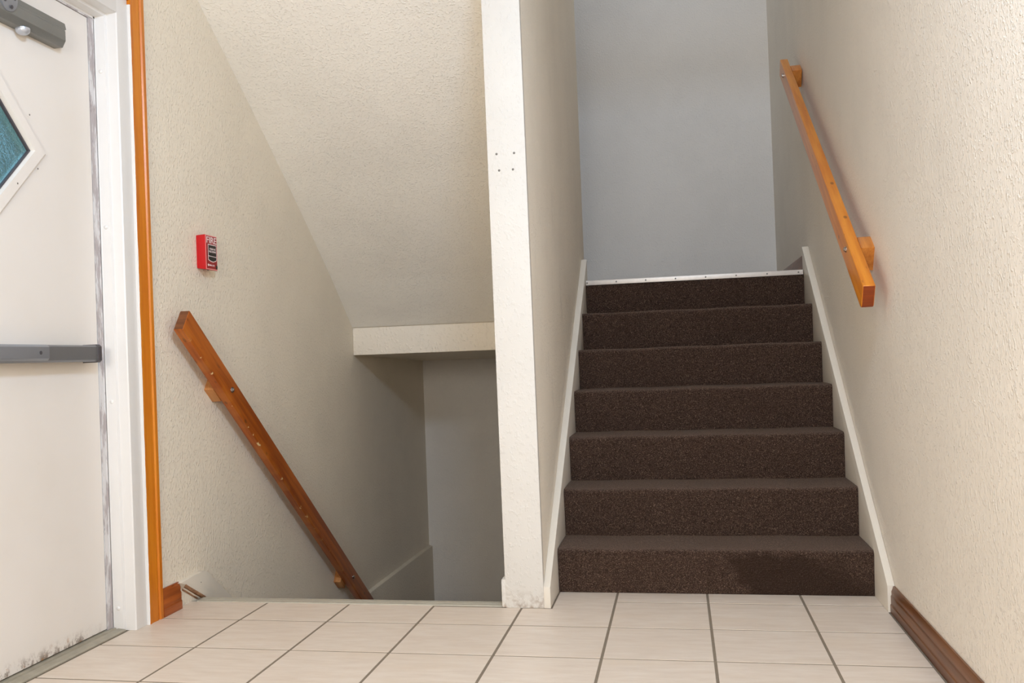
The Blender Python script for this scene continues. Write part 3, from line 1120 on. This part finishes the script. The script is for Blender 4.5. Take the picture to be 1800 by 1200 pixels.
def flat(name, uv, x0, x1, mat, parent=fa):
    b = MB()
    lo = [b.bm.verts.new(fpt(u, v, x0)) for u, v in uv]
    hi = [b.bm.verts.new(fpt(u, v, x1)) for u, v in uv]
    n = len(uv)
    for i in range(n):
        b.bm.faces.new([lo[i], lo[(i + 1) % n], hi[(i + 1) % n], hi[i]])
    b.bm.faces.new(hi)
    b.bm.faces.new(lo[::-1])
    return b.build(name, mat, parent)


flat('face_edge', [(0.02, 0.012), (0.98, 0.012), (0.98, 0.988), (0.02, 0.988)], -0.0005, 0.0008, MAT['pink'])
flat('face_plate', [(0.055, 0.035), (0.945, 0.035), (0.945, 0.962), (0.055, 0.962)], 0.0, 0.0014, MAT['darkred'])
sh = [(0.19, 0.265), (0.91, 0.265), (0.91, 0.70), (0.84, 0.735), (0.60, 0.775), (0.36, 0.755), (0.19, 0.715)]
shi = [(0.225, 0.288), (0.875, 0.288), (0.875, 0.69), (0.82, 0.715), (0.60, 0.750), (0.38, 0.733), (0.225, 0.70)]
hb = flat('handle_border', sh, 0.0010, 0.0017, MAT['white'])
hn = flat('pull_handle', shi, 0.0012, 0.0022, MAT['black'])
flat('handle_line', [(0.21, 0.595), (0.89, 0.605), (0.89, 0.622), (0.21, 0.612)], 0.0018, 0.0026, MAT['white'], hn)
b = MB()
kc = fpt(0.89, 0.90, 0.0012)
b.cyl(kc, (1, 0, 0), 0.0068, 0.0012, 16)
for v in b.bm.verts:
    v.co.z = kc.z + (v.co.z - kc.z) * 1.25
b.build('key_lock', MAT['black'], fa)


def text(name, body, u, v, width, height, x, mat, parent, bold=0.0):
    """text whose box spans width x height (fractions of the face), left-top at u, v"""
    cu = bpy.data.curves.new(name, 'FONT')
    cu.body = body
    cu.extrude = 0.02
    cu.offset = bold
    tmp = bpy.data.objects.new(name + '_curve', cu)
    COL.objects.link(tmp)
    dg = bpy.context.evaluated_depsgraph_get()
    me = bpy.data.meshes.new_from_object(tmp.evaluated_get(dg))
    bpy.data.objects.remove(tmp)
    xs = [q.co.x for q in me.vertices]
    ys = [q.co.y for q in me.vertices]
    mx, my, Mx, My = min(xs), min(ys), max(xs), max(ys)
    o0 = fpt(u, v + height, x)
    for q in me.vertices:
        a = (q.co.x - mx) / (Mx - mx) * width * FW
        c = (q.co.y - my) / (My - my) * height * FH
        zz = 0.0006 if q.co.z > 0 else -0.0002
        q.co = o0 + Vector((zz, a, c))
    me.materials.clear()
    me.materials.append(mat)
    o = bpy.data.objects.new(name, me)
    COL.objects.link(o)
    o.parent = parent
    return o


text('fire_lettering', 'FIRE', 0.09, 0.055, 0.84, 0.180, 0.0014, MAT['white'], fa, 0.012)
text('handle_lettering', 'PUSH IN', 0.33, 0.370, 0.47, 0.055, 0.0022, MAT['white'], hn)
text('handle_lettering', 'PULL DOWN', 0.27, 0.445, 0.56, 0.055, 0.0022, MAT['white'], hn)
text('maker_lettering', 'FIRE-LITE', 0.27, 0.845, 0.45, 0.042, 0.0014, MAT['white'], fa)
b = MB()
b.cyl(fpt(0.19, 0.862, 0.0012), (1, 0, 0), 0.0048, 0.0008, 16)
em = b.build('emblem', MAT['white'], fa)
b = MB()
b.dome(fpt(0.55, 1.0, -0.018) + Vector((0, 0, 0.003)), (0, 0, -1), 0.005, 0.003, 10, 3)
b.build('bottom_screw', MAT['bar_cap'], fa)

# ------------------------------------------------------------------ outside the door, seen through the pane
g = MB()
g.box(-14, XL - 0.13, -8, 12, -0.35, -0.2)
struct(g.build('ground', MAT['ground']), 'grassy ground outside beyond the exit door pane', 'ground')


def tree(x, y, h, rad, n, label):
    root = empty('tree', (x, y, -0.2))
    tag(root, label, 'tree')
    b = MB()
    b.cyl((0, 0, 0), (0, 0, 1), 0.16, h * 0.6, 10, 0.08)
    for k in range(5):
        a = k * 1.3
        b.cyl((0, 0, h * (0.35 + 0.05 * k)), (math.cos(a), math.sin(a), 0.9), 0.05, rad * 0.8, 6, 0.015)
    b.build('trunk', MAT['bark'], root)
    b = MB()
    for k in range(n):
        d = Vector((random.gauss(0, 1), random.gauss(0, 1), random.gauss(0, 1))).normalized() * rad * random.random() ** 0.4
        c = Vector((0, 0, h * 0.72)) + Vector((d.x, d.y, d.z * 0.9))
        u = Vector((random.gauss(0, 1), random.gauss(0, 1), random.gauss(0, 1))).normalized()
        w = u.orthogonal().normalized()
        s = random.uniform(0.06, 0.12)
        b.poly([c - u * s, c + w * s * 0.5, c + u * s, c - w * s * 0.5])
    f = b.build('foliage', MAT['leaf'], root)
    f['kind'] = 'stuff'


tree(-5.2, 3.2, 3.6, 1.5, 2500, 'leafy green tree blurred behind the diamond door pane')
